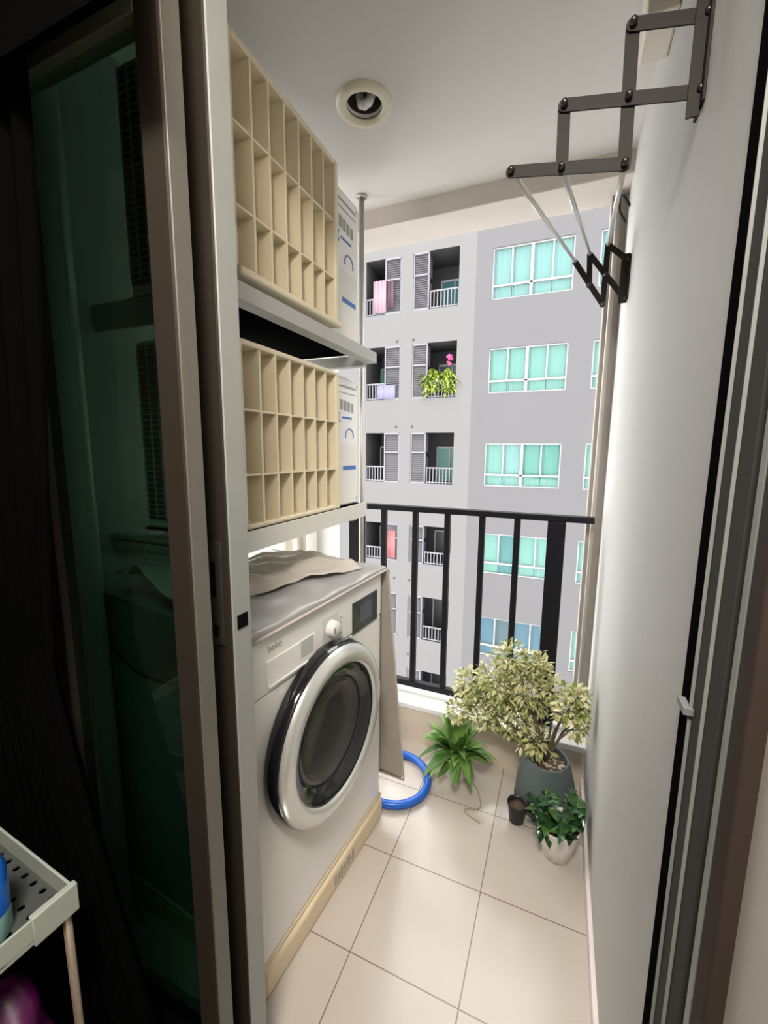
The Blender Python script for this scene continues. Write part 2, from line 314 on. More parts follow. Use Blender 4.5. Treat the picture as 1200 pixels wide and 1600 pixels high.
# ------------------------------------------------------------------ air conditioners
def make_ac():
    """origin: near bottom corner of the front grille plane; x out, y along, z up. body 0.55 high"""
    t = thing('air_conditioner', 'upper air conditioner outdoor unit with cream louvred grille, just under the ceiling', 'air conditioner', (-0.70, 0.79, 1.725), 0, 'air conditioner outdoor units stacked on wall shelves')
    bx('body', -0.34, -0.075, 0.0, 0.74, 0.0, 0.515, ac_body, t, bevel=0.012)
    bx('gap_shade_sheet', -0.345, -0.07, -0.004, 0.744, -0.0025, 0.004, mat('gap_shade_black', (0.004, 0.004, 0.004), 1.0, spec=0.0), t)  # black sheet added under the body to darken the gap below it
    bx('front_panel', -0.0755, -0.062, 0.006, 0.734, 0.012, 0.505, ac_body, t, bevel=0.004)
    bm = bmesh.new()
    for r in [0.03*i for i in range(1, 8)]:
        tube(bm, [(-0.056, 0.24+r*math.cos(2*PI*k/40), 0.265+r*math.sin(2*PI*k/40)) for k in range(40)], 0.0025, 5, True)
    obj('fan_guard', bm, dark_m, t)
    bm = bmesh.new()                                   # coil fins on the near side
    box(bm, -0.325, -0.09, -0.004, 0.0, 0.03, 0.50)
    obj('coil', bm, ac_fin, t)
    bm = bmesh.new()
    for i in range(30): box(bm, -0.322, -0.093, -0.009, -0.005, 0.04+i*0.0155, 0.0425+i*0.0155)
    for i in range(8): box(bm, -0.322+i*0.032, -0.319+i*0.032, -0.011, -0.007, 0.035, 0.497)
    obj('coil_guard', bm, galv, t)
    # deflector grille: outer frame, seven deep vertical vanes, two cross bars
    W, H, D = 0.475, 0.475, 0.06
    bm = bmesh.new(); z0 = 0.02; fr = 0.014
    box(bm, -D, 0, 0, fr, z0, z0+H); box(bm, -D, 0, W-fr-0.008, W, z0, z0+H)
    box(bm, -D, 0, fr, W-fr-0.008, z0, z0+fr); box(bm, -D, 0, fr, W-fr-0.008, z0+H-fr, z0+H)
    g = obj('air_deflector', bm, ac_grille, t, bevel=0.004)
    bm = bmesh.new(); p = (W-2*fr-0.008)/7
    for i in range(1, 7):
        y = fr+i*p; box(bm, -D+0.004, -0.003, y-0.0035, y+0.0035, z0+fr, z0+H-fr)
    obj('vane', bm, ac_grille, g)
    bm = bmesh.new()
    for fz in (0.30, 0.645):
        z = z0 + H*fz; box(bm, -D+0.006, -0.004, fr, W-fr, z-0.0025, z+0.0025)
    obj('cross_bar', bm, ac_grille, g)
    # stickers on the front panel right of the grille (facing +x)
    Rx = Matrix.Rotation(PI/2, 4, 'Z') @ Matrix.Rotation(PI/2, 4, 'X')
    def P(y, z): return Matrix.Translation((-0.0605, y, z)) @ Rx
    bx('sticker', -0.062, -0.0612, 0.505, 0.725, 0.25, 0.495, mat('sticker_white', (0.80, 0.79, 0.77), 0.35), t)
    s = t.children[-1]
    bm = bmesh.new(); box(bm, -0.0612, -0.0606, 0.52, 0.715, 0.468, 0.476); box(bm, -0.0612, -0.0606, 0.52, 0.715, 0.446, 0.450); obj('print_line', bm, grey_print, s)
    bm = bmesh.new()
    for i in range(5): box(bm, -0.0612, -0.0606, 0.560+i*0.028, 0.582+i*0.028, 0.385-i*0.002, 0.425-i*0.003)
    obj('print_letters', bm, grey_print, s)
    bm = bmesh.new(); box(bm, -0.0612, -0.0606, 0.530, 0.548, 0.385, 0.408); obj('print_mark', bm, red_print, s)
    bm = bmesh.new(); box(bm, -0.0612, -0.0606, 0.535, 0.590, 0.335, 0.345); box(bm, -0.0612, -0.0606, 0.535, 0.590, 0.365, 0.373); box(bm, -0.0612, -0.0606, 0.540, 0.552, 0.345, 0.365); box(bm, -0.0612, -0.0606, 0.573, 0.585, 0.345, 0.365)
    box(bm, -0.0612, -0.0606, 0.600, 0.680, 0.350, 0.358)
    obj('print_badge', bm, blue_print, s)
    bm = bmesh.new()
    tube(bm, [(-0.0608, 0.660+0.032*math.cos(a), 0.285+0.028*math.sin(a)) for a in [PI*k/10 for k in range(-1, 12)]], 0.003, 5)
    obj('print_arc', bm, mat('violet_print', (0.22, 0.24, 0.45), 0.5), s)
    bx('label_strip', -0.062, -0.0610, 0.610, 0.715, 0.150, 0.166, blue_print, t)
    for z in (0.03, 0.485):
        bm = bmesh.new(); lathe(bm, [(0, 0.003), (0.005, 0.002), (0.006, 0)], 12, Matrix.Translation((-0.0615, 0.722, z)) @ Matrix.Rotation(PI/2, 4, 'Y')); obj('screw', bm, galv, t)
    return t
ac1 = make_ac()
ac2 = dup(ac1, (-0.70, 0.79, 1.133), 'lower air conditioner outdoor unit with cream louvred grille, above the washing machine')
# shelves
def make_shelf(y1, z, label, LH, gm, LU=0.0):
    t = thing('wall_shelf', label, 'shelf', (-0.70, 0.75, z), 0)
    L = y1-0.75
    bm = bmesh.new()
    box(bm, 0.008, 0.014, 0, L, -LH, LU); box(bm, -0.03, 0.008, 0, L, -0.006, 0.0); box(bm, -0.03, 0.008, 0, L, -LH, -LH+0.005)
    obj('front_channel', bm, gm, t)
    for y in (0.0, L-0.035): bx('arm', -0.44, -0.03, y, y+0.035, -0.050, -0.012, galv, t)
    bm = bmesh.new(); box(bm, -0.44, 0.0, 0.005, 0.012, -0.075, -0.012); obj('bracket', bm, galv, t)
    return t
ac1.scale = (1, 1, 1.02); ac2.scale = (1, 1, 0.955)
bx('lip', -0.004, 0.014, 0.004, 0.470, 0.016, 0.034, ac_grille, ac1, bevel=0.006)
make_shelf(1.535, 1.722, 'grey steel shelf carrying the upper air conditioner', 0.038, galv)
make_shelf(1.45, 1.131, 'grey steel shelf carrying the lower air conditioner above the washer', 0.03, ac_body, 0.022)
bx('deck', -0.40, -0.03, 0.0, 0.70, -0.030, -0.024, ac_body, bpy.data.objects['wall_shelf.001'])

# ------------------------------------------------------------------ washing machine
WR = -math.atan2(0.083, 0.9965)
ws = thing('appliance_stand', 'cream plastic stand under the washing machine', 'stand', (-0.597, 0.665, 0), WR)
bm = bmesh.new()
box(bm, -0.55, 0.012, 0.0, 0.615, 0.0, 0.078)
o = obj('base', bm, cream_stand, ws, bevel=0.012)
bx('rim', -0.555, 0.004, -0.002, 0.618, 0.076, 0.094, cream_stand, ws, bevel=0.006)
bm = bmesh.new()
for (a, b, c, d) in ((0,.003,0,1),(0,1,0,.12),(0,1,.88,1)):
    pass
y = 0.30; rnd = random.Random(3)
for i in range(7):
    w = 0.012; box(bm, 0.012, 0.0128, y, y+0.003, 0.02, 0.055); box(bm, 0.012, 0.0128, y, y+w*0.8, 0.052-0.016*(i % 2), 0.056-0.016*(i % 2)); box(bm, 0.012, 0.0128, y+w*0.6, y+w*0.85, 0.024, 0.052)
    y += 0.0165
obj('print_mark', bm, grey_print, ws)
wm = thing('washing_machine', 'white front loading washing machine with a round dark door', 'washing machine', (-0.597, 0.665, 0.094), WR)
ZB = -0.094
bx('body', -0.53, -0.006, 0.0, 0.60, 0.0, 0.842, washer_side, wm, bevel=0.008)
bx('front_panel', -0.0065, 0.004, 0.002, 0.598, 0.004, 0.70, washer_w, wm, bevel=0.006)
bx('control_panel', -0.0065, 0.006, 0.002, 0.598, 0.702, 0.842, washer_w, wm, bevel=0.005)
cp = wm.children[-1]
bx('top', -0.53, 0.002, -0.002, 0.602, 0.842, 0.856, washer_w, wm, bevel=0.005)
Rx = Matrix.Rotation(PI/2, 4, 'Z') @ Matrix.Rotation(PI/2, 4, 'X')
dr = bx('detergent_drawer', 0.006, 0.0095, 0.045, 0.225, 0.713, 0.782, washer_w, wm, bevel=0.003)
bx('handle', 0.0095, 0.0105, 0.165, 0.215, 0.738, 0.782, lgrey, dr, bevel=0.001)
bm = bmesh.new(); box(bm, 0.0095, 0.0125, 0.05, 0.20, 0.716, 0.720); obj('lip', bm, washer_w, dr)
text('logo', 'beko', 0.024, grey_print, wm, Matrix.Translation((0.0064, 0.077, 0.808)) @ Rx, sx=1.0)
kn = bmesh.new(); lathe(kn, [(0.0, 0.022), (0.019, 0.022), (0.022, 0.018), (0.024, 0.0)], 32, Matrix.Translation((0.006, 0.30, 0.765)) @ Matrix.Rotation(PI/2, 4, 'Y'))
kb = obj('dial', kn, washer_w, wm)
bx('pointer', 0.028, 0.0292, 0.284, 0.292, 0.757, 0.773, grey_print, kb)
bx('dial_surround', 0.006, 0.0066, 0.262, 0.338, 0.728, 0.802, mat('dial_plate', (0.62, 0.62, 0.60), 0.4), wm, bevel=0.0003)  # flat grey plate behind the dial
ds = bx('display', 0.0058, 0.0085, 0.412, 0.566, 0.697, 0.798, display_m, wm, bevel=0.003)
bx('screen', 0.0085, 0.009, 0.455, 0.525, 0.722, 0.778, mat('screen_grey', (0.06, 0.07, 0.07), 0.1), ds)
for i in range(5): bx('button', 0.0062, 0.0085, 0.345+0.0, 0.353, 0.712+i*0.016, 0.720+i*0.016, lgrey, wm)
DC = Matrix.Translation((0.006, 0.268, 0.488)) @ Matrix.Rotation(PI/2, 4, 'Y')
bm = bmesh.new(); lathe(bm, [(0.242, 0.0), (0.246, 0.010), (0.240, 0.034), (0.234, 0.042), (0.22, 0.042)], 96, DC); dd = obj('door', bm, black_gloss, wm)
bm = bmesh.new(); lathe(bm, [(0.236, 0.040), (0.232, 0.050), (0.215, 0.057), (0.195, 0.056), (0.186, 0.050), (0.184, 0.040)], 96, DC); obj('chrome_ring', bm, chrome, dd)
bm = bmesh.new(); lathe(bm, [(0.186, 0.049), (0.170, 0.046), (0.150, 0.030), (0.139, 0.024), (0.134, 0.026)], 96, DC); obj('inner_ring', bm, black_gloss, dd)
bm = bmesh.new(); lathe(bm, [(0.136, 0.026), (0.130, 0.018), (0.110, 0.008), (0.07, 0.001), (0.0, -0.001)], 96, DC); obj('glass_bowl', bm, bowl_m, dd)
bm = bmesh.new(); box(bm, 0.035, 0.057, 0.485, 0.502, 0.46, 0.52); obj('door_handle', bm, chrome, dd, bevel=0.004)
for x in (-0.50, -0.04):
    for y in (0.04, 0.56): pass
# soft cover draped over the washer
cv = thing('washer_cover', 'silver grey fabric dust cover draped over the top and far side of the washer', 'cover', (-0.597, 0.665, 0.953), WR)
def sheet(fn, nu, nv, name, m, parent, thick=0.0015, sub=1):
    bm = bmesh.new(); g = [[bm.verts.new(fn(i/nu, j/nv)) for j in range(nv+1)] for i in range(nu+1)]
    for i in range(nu):
        for j in range(nv):
            f = bm.faces.new((g[i][j], g[i+1][j], g[i+1][j+1], g[i][j+1])); f.smooth = True
    o = obj(name, bm, m, parent, recalc=False)
    s = o.modifiers.new('solid', 'SOLIDIFY'); s.thickness = thick; s.offset = 1
    if sub: q = o.modifiers.new('sub', 'SUBSURF'); q.levels = sub; q.render_levels = sub
    return o
def wr(u, v): return 0.0045*(math.sin(9*u+13*v)+math.sin(23*u-7*v+1)+0.6*math.sin(31*v+9*u))
def top_fn(u, v):   # u: y 0..0.615, v: x from -0.53 to 0.012 then over the front lip
    y = -0.008+0.628*u
    if v < 0.88: x = -0.53+0.545*(v/0.88); z = 0.008+wr(u, v)*(0.5 if v > .8 else 1)
    else: x = 0.015; z = 0.008-0.022*(v-0.88)/0.12*(1-0.3*u)
    return (x, y, max(z, 0.004) if v < 0.88 else z)
sheet(top_fn, 30, 24, 'top_sheet', cover_m, cv)
def far_fn(u, v):   # hangs down the far side; u down, v along x
    x = -0.53 + (0.545+0.055*u**1.2)*v; z = 0.008-0.83*u
    y = 0.622+0.045*u**0.8+0.006*math.sin(v*14+2*u)*min(1, u*3)
    return (x, y, z - 0.02*(1-v)*u)
sheet(far_fn, 20, 20, 'side_sheet', cover_in, cv)
def near_fn(u, v):
    x = -0.53+0.535*v; return (x, -0.010-0.004*math.sin(v*12), 0.008-(0.10+0.09*math.sin(v*PI)+0.02*math.sin(7*v))*u)
sheet(lambda u, v: near_fn(u, v), 8, 20, 'near_sheet', cover_m, cv)
bm = bmesh.new()
tube(bm, [(0.017, -0.008+0.63*k/20, -0.012+0.008*k/20) for k in range(21)]+[(0.019, 0.628, -0.012)]+[(0.015+0.055*u**1.2+0.002, 0.622+0.045*u**0.8, 0.008-0.83*u) for u in [0.05*k for k in range(1, 21)]]+[(-0.2, 0.668, -0.83), (-0.5, 0.668, -0.845)], 0.0042, 8)
obj('piping', bm, piping_m, cv)
def fold_fn(u, v):  # flap folded back over the near half, lifted in a loop
    y = -0.03+0.58*u
    edge = -0.155+0.13*(u-0.15)
    x = edge-0.30*v
    z = 0.016+0.095*math.sin(min(1, v*1.25)*PI*0.75)*(1-0.8*u)*(0.75+0.25*math.sin(7*u+1))+0.009*math.sin(11*u+17*v)+0.006*math.sin(27*v-9*u)+0.004*math.sin(41*u+13*v)
    return (x-0.02*math.sin(4*u), y, max(z, 0.012))
sheet(fold_fn, 26, 22, 'folded_flap', cover_in, cv, 0.002)

# ------------------------------------------------------------------ blue hose
bm = bmesh.new()
tube(bm, [(-0.556+0.138*math.cos(2*PI*k/64), 1.447+0.138*math.sin(2*PI*k/64), 0.0165) for k in range(64)], 0.0155, 14, True)
tag(obj('garden_hose', bm, blue_hose), 'loop of blue hose lying on the tiles beside the washer', 'hose')
bm = bmesh.new(); wp = [(-0.27, 1.60, 0.03), (-0.262, 1.575, 0.004), (-0.235, 1.54, 0.003), (-0.215, 1.50, 0.003), (-0.205, 1.46, 0.003), (-0.222, 1.435, 0.003), (-0.250, 1.43, 0.003), (-0.256, 1.41, 0.003), (-0.22, 1.395, 0.003), (-0.19, 1.385, 0.003)]
wq = []
for a_, b_, c_, d_ in zip([wp[0]]+wp[:-1], wp, wp[1:]+[wp[-1]], wp[2:]+[wp[-1]]*2):
    for k in range(5):
        t_ = k/5; wq.append(tuple(0.5*(2*b_[i]+(c_[i]-a_[i])*t_+(2*a_[i]-5*b_[i]+4*c_[i]-d_[i])*t_**2+(3*b_[i]-a_[i]-3*c_[i]+d_[i])*t_**3) for i in range(3)))
tube(bm, wq[:-5], 0.0022, 6)
tag(obj('thin_cord', bm, mat('cord_tan', (0.38, 0.32, 0.20), 0.6)), 'thin tan cord lying on the floor in front of the leafy white pot', 'cord')

# ------------------------------------------------------------------ plants
def leaf(bm, base, d, up, L, Wd, curl=0.3, seg=3):
    """single leaf blade strip from base along d, drooping by curl; own island"""
    d = d.normalized(); side = d.cross(up).normalized(); nrm = side.cross(d).normalized()
    prevs = None
    for i in range(seg+1):
        t = i/seg; w = Wd*math.sin(PI*(0.12+0.88*t)) if t < 1 else 0
        p = base + d*L*t*(1-0.25*curl*t) - Vector((0, 0, 1))*curl*L*t*t + nrm*0.0
        if t >= 1: vs = [bm.verts.new(p)]
        else: vs = [bm.verts.new(p - side*w/2 + nrm*w*0.15), bm.verts.new(p), bm.verts.new(p + side*w/2 + nrm*w*0.15)]
        if prevs:
            if len(vs) == 3:
                for a in (0, 1): bm.faces.new((prevs[a], prevs[a+1], vs[a+1], vs[a])).smooth = True
            else:
                for a in (0, 1): bm.faces.new((prevs[a], prevs[a+1], vs[0])).smooth = True
        prevs = vs
def rv(r): 
    while True:
        v = Vector((r.uniform(-1, 1), r.uniform(-1, 1), r.uniform(-1, 1)))
        if 0.05 < v.length < 1: return v
def pot(t, prof, m, name='pot', soil_r=None, soil_z=None):
    bm = bmesh.new(); lathe(bm, prof, 56); obj(name, bm, m, t)
    if soil_r:
        bm = bmesh.new(); lathe(bm, [(soil_r, soil_z-0.004), (soil_r*0.6, soil_z+0.004), (0, soil_z+0.006)], 32); obj('soil', bm, soil_m, t)

# big slate pot with variegated tree
tp = thing('potted_tree', 'tall variegated cream and green shrub in a big slate grey pot by the railing', 'potted plant', (0.018, 1.575, 0))
pot(tp, [(0, 0.012), (0.088, 0.012), (0.104, 0.03), (0.108, 0.06), (0.103, 0.11), (0.090, 0.16), (0.079, 0.195), (0.078, 0.200), (0.073, 0.201), (0.071, 0.194), (0.073, 0.165)], pot_grey, 'pot', 0.074, 0.170)
bm = bmesh.new(); lathe(bm, [(0, 0.0), (0.100, 0.0), (0.112, 0.022), (0.108, 0.024), (0.098, 0.006), (0, 0.006)], 48); obj('saucer', bm, pot_grey, tp)
bm = bmesh.new(); rr = random.Random(5)
for k in range(40):
    a = rr.uniform(0, 2*PI); q = 0.062*math.sqrt(rr.random()); s = rr.uniform(0.005, 0.010)
    bmesh.ops.create_icosphere(bm, subdivisions=1, radius=s, matrix=Matrix.Translation((q*math.cos(a), q*math.sin(a), 0.175+s*0.4)) @ Matrix.Diagonal((1, rr.uniform(.7, 1), .6, 1)))
obj('pebbles', bm, pebble_m, tp)
cl = [(-0.132,1.6,0.566,0.060),(-0.042,1.6,0.546,0.050),(-0.188,1.6,0.454,0.080),(-0.288,1.6,0.414,0.062),(-0.054,1.6,0.438,0.092),(-0.220,1.6,0.327,0.088),(-0.328,1.6,0.285,0.048),(-0.118,1.6,0.310,0.080),(-0.030,1.57,0.262,0.062),(0.031,1.6,0.459,0.045),(-0.15,1.6,0.40,0.08),(-0.08,1.6,0.50,0.06),
      (0.080,1.48,0.470,0.052),(0.104,1.48,0.528,0.034),(0.105,1.48,0.415,0.036),(0.118,1.48,0.478,0.030),(-0.27,1.6,0.36,0.05)]
O = Vector((0.018, 1.575, 0))
bm = bmesh.new(); base = Vector((-0.01, 0.0, 0.165))
for (x, y, z, r) in cl:
    p = Vector((x, y, z))-O; mid = base.lerp(p, 0.5)+Vector((0, 0, 0.03))+rv(rr)*0.01
    tube(bm, [base, base.lerp(mid, .5)+rv(rr)*0.006, mid, mid.lerp(p, .5)+rv(rr)*0.006, p], [0.006, 0.005, 0.004, 0.003, 0.002], 6)
obj('trunk', bm, bark_m, tp)
bm = bmesh.new(); rr = random.Random(11)
for (x, y, z, r) in cl:
    c = Vector((x, y, z))-O; n = int(80+ 42000*r*r)
    for k in range(n):
        v = rv(rr); v = v*(1.0 if rr.random() < .8 else 1.2); p = c+Vector((v.x*r, v.y*r*0.9, v.z*r))
        if p.x+O.x > 0.150: p.x = 0.150-O.x-rr.random()*0.02
        d = (v.normalized()+rv(rr)*0.8); L = rr.uniform(0.016, 0.030)
        if p.x+O.x+L > 0.155 and d.x > 0: d.x = -d.x
        leaf(bm, p, d, Vector((rr.uniform(-.5, .5), rr.uniform(-.5, .5), 1)), L, L*0.52, rr.uniform(0, .3), 2)
obj('foliage', bm, leaf_var, tp)

# leafy green plant in white pot
p1 = thing('potted_fern', 'bushy bright green plant with arching leaves in a small white pot', 'potted plant', (-0.330, 1.585, 0))
pot(p1, [(0, 0), (0.044, 0), (0.048, 0.006), (0.060, 0.095), (0.062, 0.10), (0.057, 0.101), (0.055, 0.085)], pot_white, 'pot', 0.056, 0.088)
bm = bmesh.new(); rr = random.Random(21)
for k in range(95):
    a = rr.uniform(0, 2*PI); el = rr.uniform(0.05, 1.35); L = rr.uniform(0.11, 0.20)*(0.75+0.25*math.cos(el))
    b = Vector((0.02*math.cos(a), 0.02*math.sin(a), 0.09+rr.uniform(0, .04)))
    d = Vector((math.cos(a)*math.cos(el), math.sin(a)*math.cos(el), math.sin(el)))
    if b.y+d.y*L > 0.10: d.y = abs(d.y)*0.3
    leaf(bm, b, d, Vector((0, 0, 1)), L, L*0.20, rr.uniform(.15, .6)*math.cos(el)+.05, 5)
for v in bm.verts:
    lim = 0.085 if v.co.y < 0.0 and abs(v.co.x) < 0.07 else 0.055
    if v.co.z < lim: v.co.z = lim+0.1*(v.co.z-lim)
    v.co.y = min(v.co.y, 0.10)
obj('foliage', bm, leaf_fern, p1)

# white tapered pot with dark glossy plant
p3 = thing('potted_shrub', 'dark glossy leaved plant in a white tapered pot against the right wall', 'potted plant', (0.066, 1.37, 0))
pot(p3, [(0, 0), (0.036, 0), (0.043, 0.006), (0.062, 0.08), (0.069, 0.118), (0.070, 0.124), (0.065, 0.125), (0.062, 0.112)], pot_white, 'pot', 0.064, 0.112)
bm = bmesh.new(); rr = random.Random(31)
for s in range(15):
    a = rr.uniform(0, 2*PI); el = rr.uniform(.5, 1.4); SL = rr.uniform(0.06, 0.125)
    d = Vector((math.cos(a)*math.cos(el), math.sin(a)*math.cos(el), math.sin(el))); b = Vector((0.025*math.cos(a), 0.025*math.sin(a), 0.11))
    tip = b+d*SL
    for k in range(9):
        q = b.lerp(tip, rr.uniform(.4, 1)); az = rr.uniform(0, 2*PI); dd_ = Vector((math.cos(az), math.sin(az), rr.uniform(-.3, .6)))
        L = rr.uniform(0.035, 0.06)
        if q.x+dd_.normalized().x*L > 0.075: dd_.x = -abs(dd_.x)*0.3
        leaf(bm, q, dd_, Vector((0, 0, 1)), L, L*0.5, rr.uniform(.1, .5), 3)
for k in range(5):
    q = Vector((-0.035+rr.uniform(-.02, .02), -0.05+rr.uniform(-.01, .01), 0.13-0.006*k)); 
    leaf(bm, q, Vector((rr.uniform(-.6, .6), -1, -.2)), Vector((0, 0, 1)), 0.04, 0.02, .5, 3)
for v in bm.verts: v.co.x = min(v.co.x, 0.078)
obj('foliage', bm, leaf_dark, p3)
bm = bmesh.new()
for k in range(4): leaf(bm, Vector((0.055, 0.02, 0.15)), Vector((rr.uniform(-.2, .2), rr.uniform(-.4, .4), 1)), Vector((1, 0, 0)), 0.05, 0.018, .1, 3)
obj('young_shoot', bm, leaf_var, p3)
# small black nursery pot
p4 = thing('nursery_pot', 'small black nursery pot on the tiles in front of the slate pot', 'pot', (-0.072, 1.452, 0))
pot(p4, [(0, 0), (0.023, 0), (0.026, 0.004), (0.033, 0.068), (0.036, 0.069), (0.036, 0.076), (0.033, 0.077), (0.031, 0.062)], pot_black, 'pot', 0.031, 0.060)

# ------------------------------------------------------------------ folding drying rack on right wall
rk = thing('drying_rack', 'folding steel drying rack with accordion arms on the right wall', 'drying rack', (0.16, 0.85, 1.9))
def bar(bm, a, b, y, w=0.022, th=0.003):
    a = Vector(a); b = Vector(b); d = (b-a); L = d.length; d.normalize(); n = Vector((-d.y, d.x)); pts = []
    for c, s in ((b, 1), (a, -1)):
        for k in range(9):
            ang = -PI/2+PI*k/8; pts.append(c+(d*math.cos(ang)+n*math.sin(ang))*(w/2)*s)
    vs1 = [bm.verts.new((p.x, y, p.y)) for p in pts]; vs2 = [bm.verts.new((p.x, y+th, p.y)) for p in pts]
    bm.faces.new(vs1); bm.faces.new(vs2[::-1])
    for k in range(len(pts)): bm.faces.new((vs1[k], vs1[(k+1) % len(pts)], vs2[(k+1) % len(pts)], vs2[k]))
def rack_end(dy, pts, plate, w, near):
    P = {k: (v[0]-0.16, v[1]-1.9) for k, v in pts.items()}
    (a, b, c, e) = plate
    bm = bmesh.new(); box(bm, a-0.16, b-0.16, dy-0.003, dy, c-1.9, e-1.9); box(bm, -0.004, 0.0, dy-0.02, dy+0.03, c-1.9+0.01, e-1.9-0.01)
    pl = obj('wall_bracket', bm, steel_brown, rk, bevel=0.001)
    for i, (p, q) in enumerate((('w1', 'A'), ('w2', 'C'), ('A', 'E'), ('C', 'D'), ('E', 'F'))):
        bm = bmesh.new(); bar(bm, P[p], P[q], dy+0.002+0.0035*(i in (2, 3)), w); obj('arm', bm, steel_brown, rk)
    for k, p in P.items():
        bm = bmesh.new(); lathe(bm, [(0, 0.009), (0.003, 0.0085), (0.0055, 0.006), (0.0055, 0)], 12, Matrix.Translation((p[0], dy-0.0005, p[1])) @ Matrix.Rotation(PI/2, 4, 'X')); obj('rivet', bm, mat('rivet_dark', (0.10, 0.085, 0.08), 0.3, metal=0.8), rk)
rack_end(0.0, {'w1': (0.156, 1.998), 'w2': (0.156, 1.897), 'A': (0.058, 2.018), 'B': (0.060, 1.916), 'C': (-0.036, 1.931), 'D': (-0.034, 1.835), 'E': (0.062, 1.819), 'F': (-0.118, 1.848)}, (0.140, 0.1585, 1.86, 2.10), 0.020, True)
rack_end(0.79, {'w1': (0.152, 1.966), 'w2': (0.152, 1.848), 'A': (0.091, 2.022), 'B': (0.090, 1.930), 'C': (0.039, 2.001), 'D': (0.044, 1.905), 'E': (0.089, 1.839), 'F': (-0.004, 1.984)}, (0.133, 0.1585, 1.834, 1.985), 0.017, False)
for a, b in (((-0.118, 1.848), (-0.004, 1.984)), ((-0.034, 1.835), (0.039, 2.001)), ((0.062, 1.819), (0.091, 2.022)), ((-0.036, 1.931), (0.044, 1.905))):
    if a == (-0.036, 1.931): continue
    bm = bmesh.new(); tube(bm, [(a[0]-0.16, 0.004, a[1]-1.9), (b[0]-0.16, 0.79, b[1]-1.9)], 0.0052, 12); obj('rod', bm, steel_rod, rk)
# hook bracket behind it
bm = bmesh.new(); tube(bm, [(0.160, 1.80, 2.20), (0.140, 1.80, 2.235), (0.125, 1.80, 2.245), (0.128, 1.80, 2.19), (0.15, 1.80, 2.15)], 0.004, 8)
tag(obj('wall_hook', bm, steel_brown), 'bent dark metal hook near the far top end of the right wall', 'hook')

# ------------------------------------------------------------------ sliding door
# jamb on the right
jt = bpy.data.objects.new('trim_4', None); C.objects.link(jt); struct(jt)
bx('jamb_gasket', 0.158, 0.175, 0.568, 0.60, 0, 2.25, black_rub, jt)
bx('jamb_channel', 0.160, 0.185, 0.485, 0.568, 0, 2.25, track_m, jt)
for y in (0.562, 0.5205): bx('jamb_fin', 0.1565, 0.160, y-0.0008, y+0.0008, 0, 2.25, alu_pale, jt)
bx('jamb_groove', 0.166, 0.185, 0.462, 0.485, 0, 2.25, black_rub, jt)
bx('jamb_rib', 0.157, 0.185, 0.448, 0.462, 0, 2.25, alu_pale, jt, bevel=0.002)
bx('jamb_cap', 0.157, 0.185, 0.418, 0.448, 0, 2.25, brown_trim, jt, bevel=0.003)
bx('latch_keep', 0.150, 0.166, 0.556, 0.585, 1.045, 1.053, fac_white, jt)
# head frame and sill
bx('head_frame', -0.90, 0.185, 0.43, 0.60, 2.22, 2.29, stile_m, jt)
bx('sill_track', -0.90, 0.16, 0.44, 0.60, 0.0, 0.012, alu, jt)
def panel(name, xs, y0, y1, x_l, m_edge, ztop=2.20, idx=1):
    t = bpy.data.objects.new(name, None); C.objects.link(t); struct(t)
    xa, xb = xs
    bx('stile', xa, xb-0.004, y0, y1-0.002, 0.014, ztop, stile_m, t, bevel=0.003)
    bx('stile_edge', xb-0.004, xb, y0+0.001, y1, 0.014, ztop, m_edge, t, bevel=0.0015)
    bx('stile', x_l, x_l+0.036, y0, y1, 0.014, ztop, stile_m, t, bevel=0.003)
    bx('rail', x_l+0.036, xa, y0, y1, ztop-0.05, ztop, stile_m, t, bevel=0.002)
    bx('rail', x_l+0.036, xa, y0, y1, 0.014, 0.075, stile_m, t, bevel=0.002)
    ym = (y0+y1)/2
    if idx == 1: bx('rail', x_l+0.036, xa, y0, y1, 1.895, 1.928, mat('olive_rail', (0.12, 0.13, 0.09), 0.5), t, bevel=0.002)
    bx('glass_pane', x_l+0.036, xa, ym-0.003, ym+0.003, 0.075, ztop-0.05, tint_glass, t)
    return t
d1 = panel('door_1', (-0.535, -0.488), 0.437, 0.468, -0.850, mat('dull_bronze_edge', (0.13, 0.12, 0.10), 0.45, metal=0.1))
d2 = panel('door_2', (-0.555, -0.488), 0.512, 0.556, -1.10, alu_pale, idx=2)
bx('gasket_strip', -0.558, -0.552, 0.505, 0.512, 0.02, 2.18, mat('pale_green_gasket', (0.55, 0.60, 0.45), 0.5), d2)
bm = bmesh.new(); box(bm, -0.545, -0.505, 0.5095, 0.5125, 1.02, 1.20); lp = obj('lock_plate', bm, mat('dark_lock_plate', (0.03, 0.027, 0.023), 0.6, spec=0.2), d2, bevel=0.001)
for z0, z1, xx in ((1.105, 1.165, -0.524), (1.035, 1.055, -0.522)): bx('slot', xx-0.004, xx+0.005, 0.5085, 0.5097, z0, z1, black_rub, lp)
bx('latch', -0.489, -0.4865, 0.522, 0.546, 1.048, 1.072, black_rub, d2)
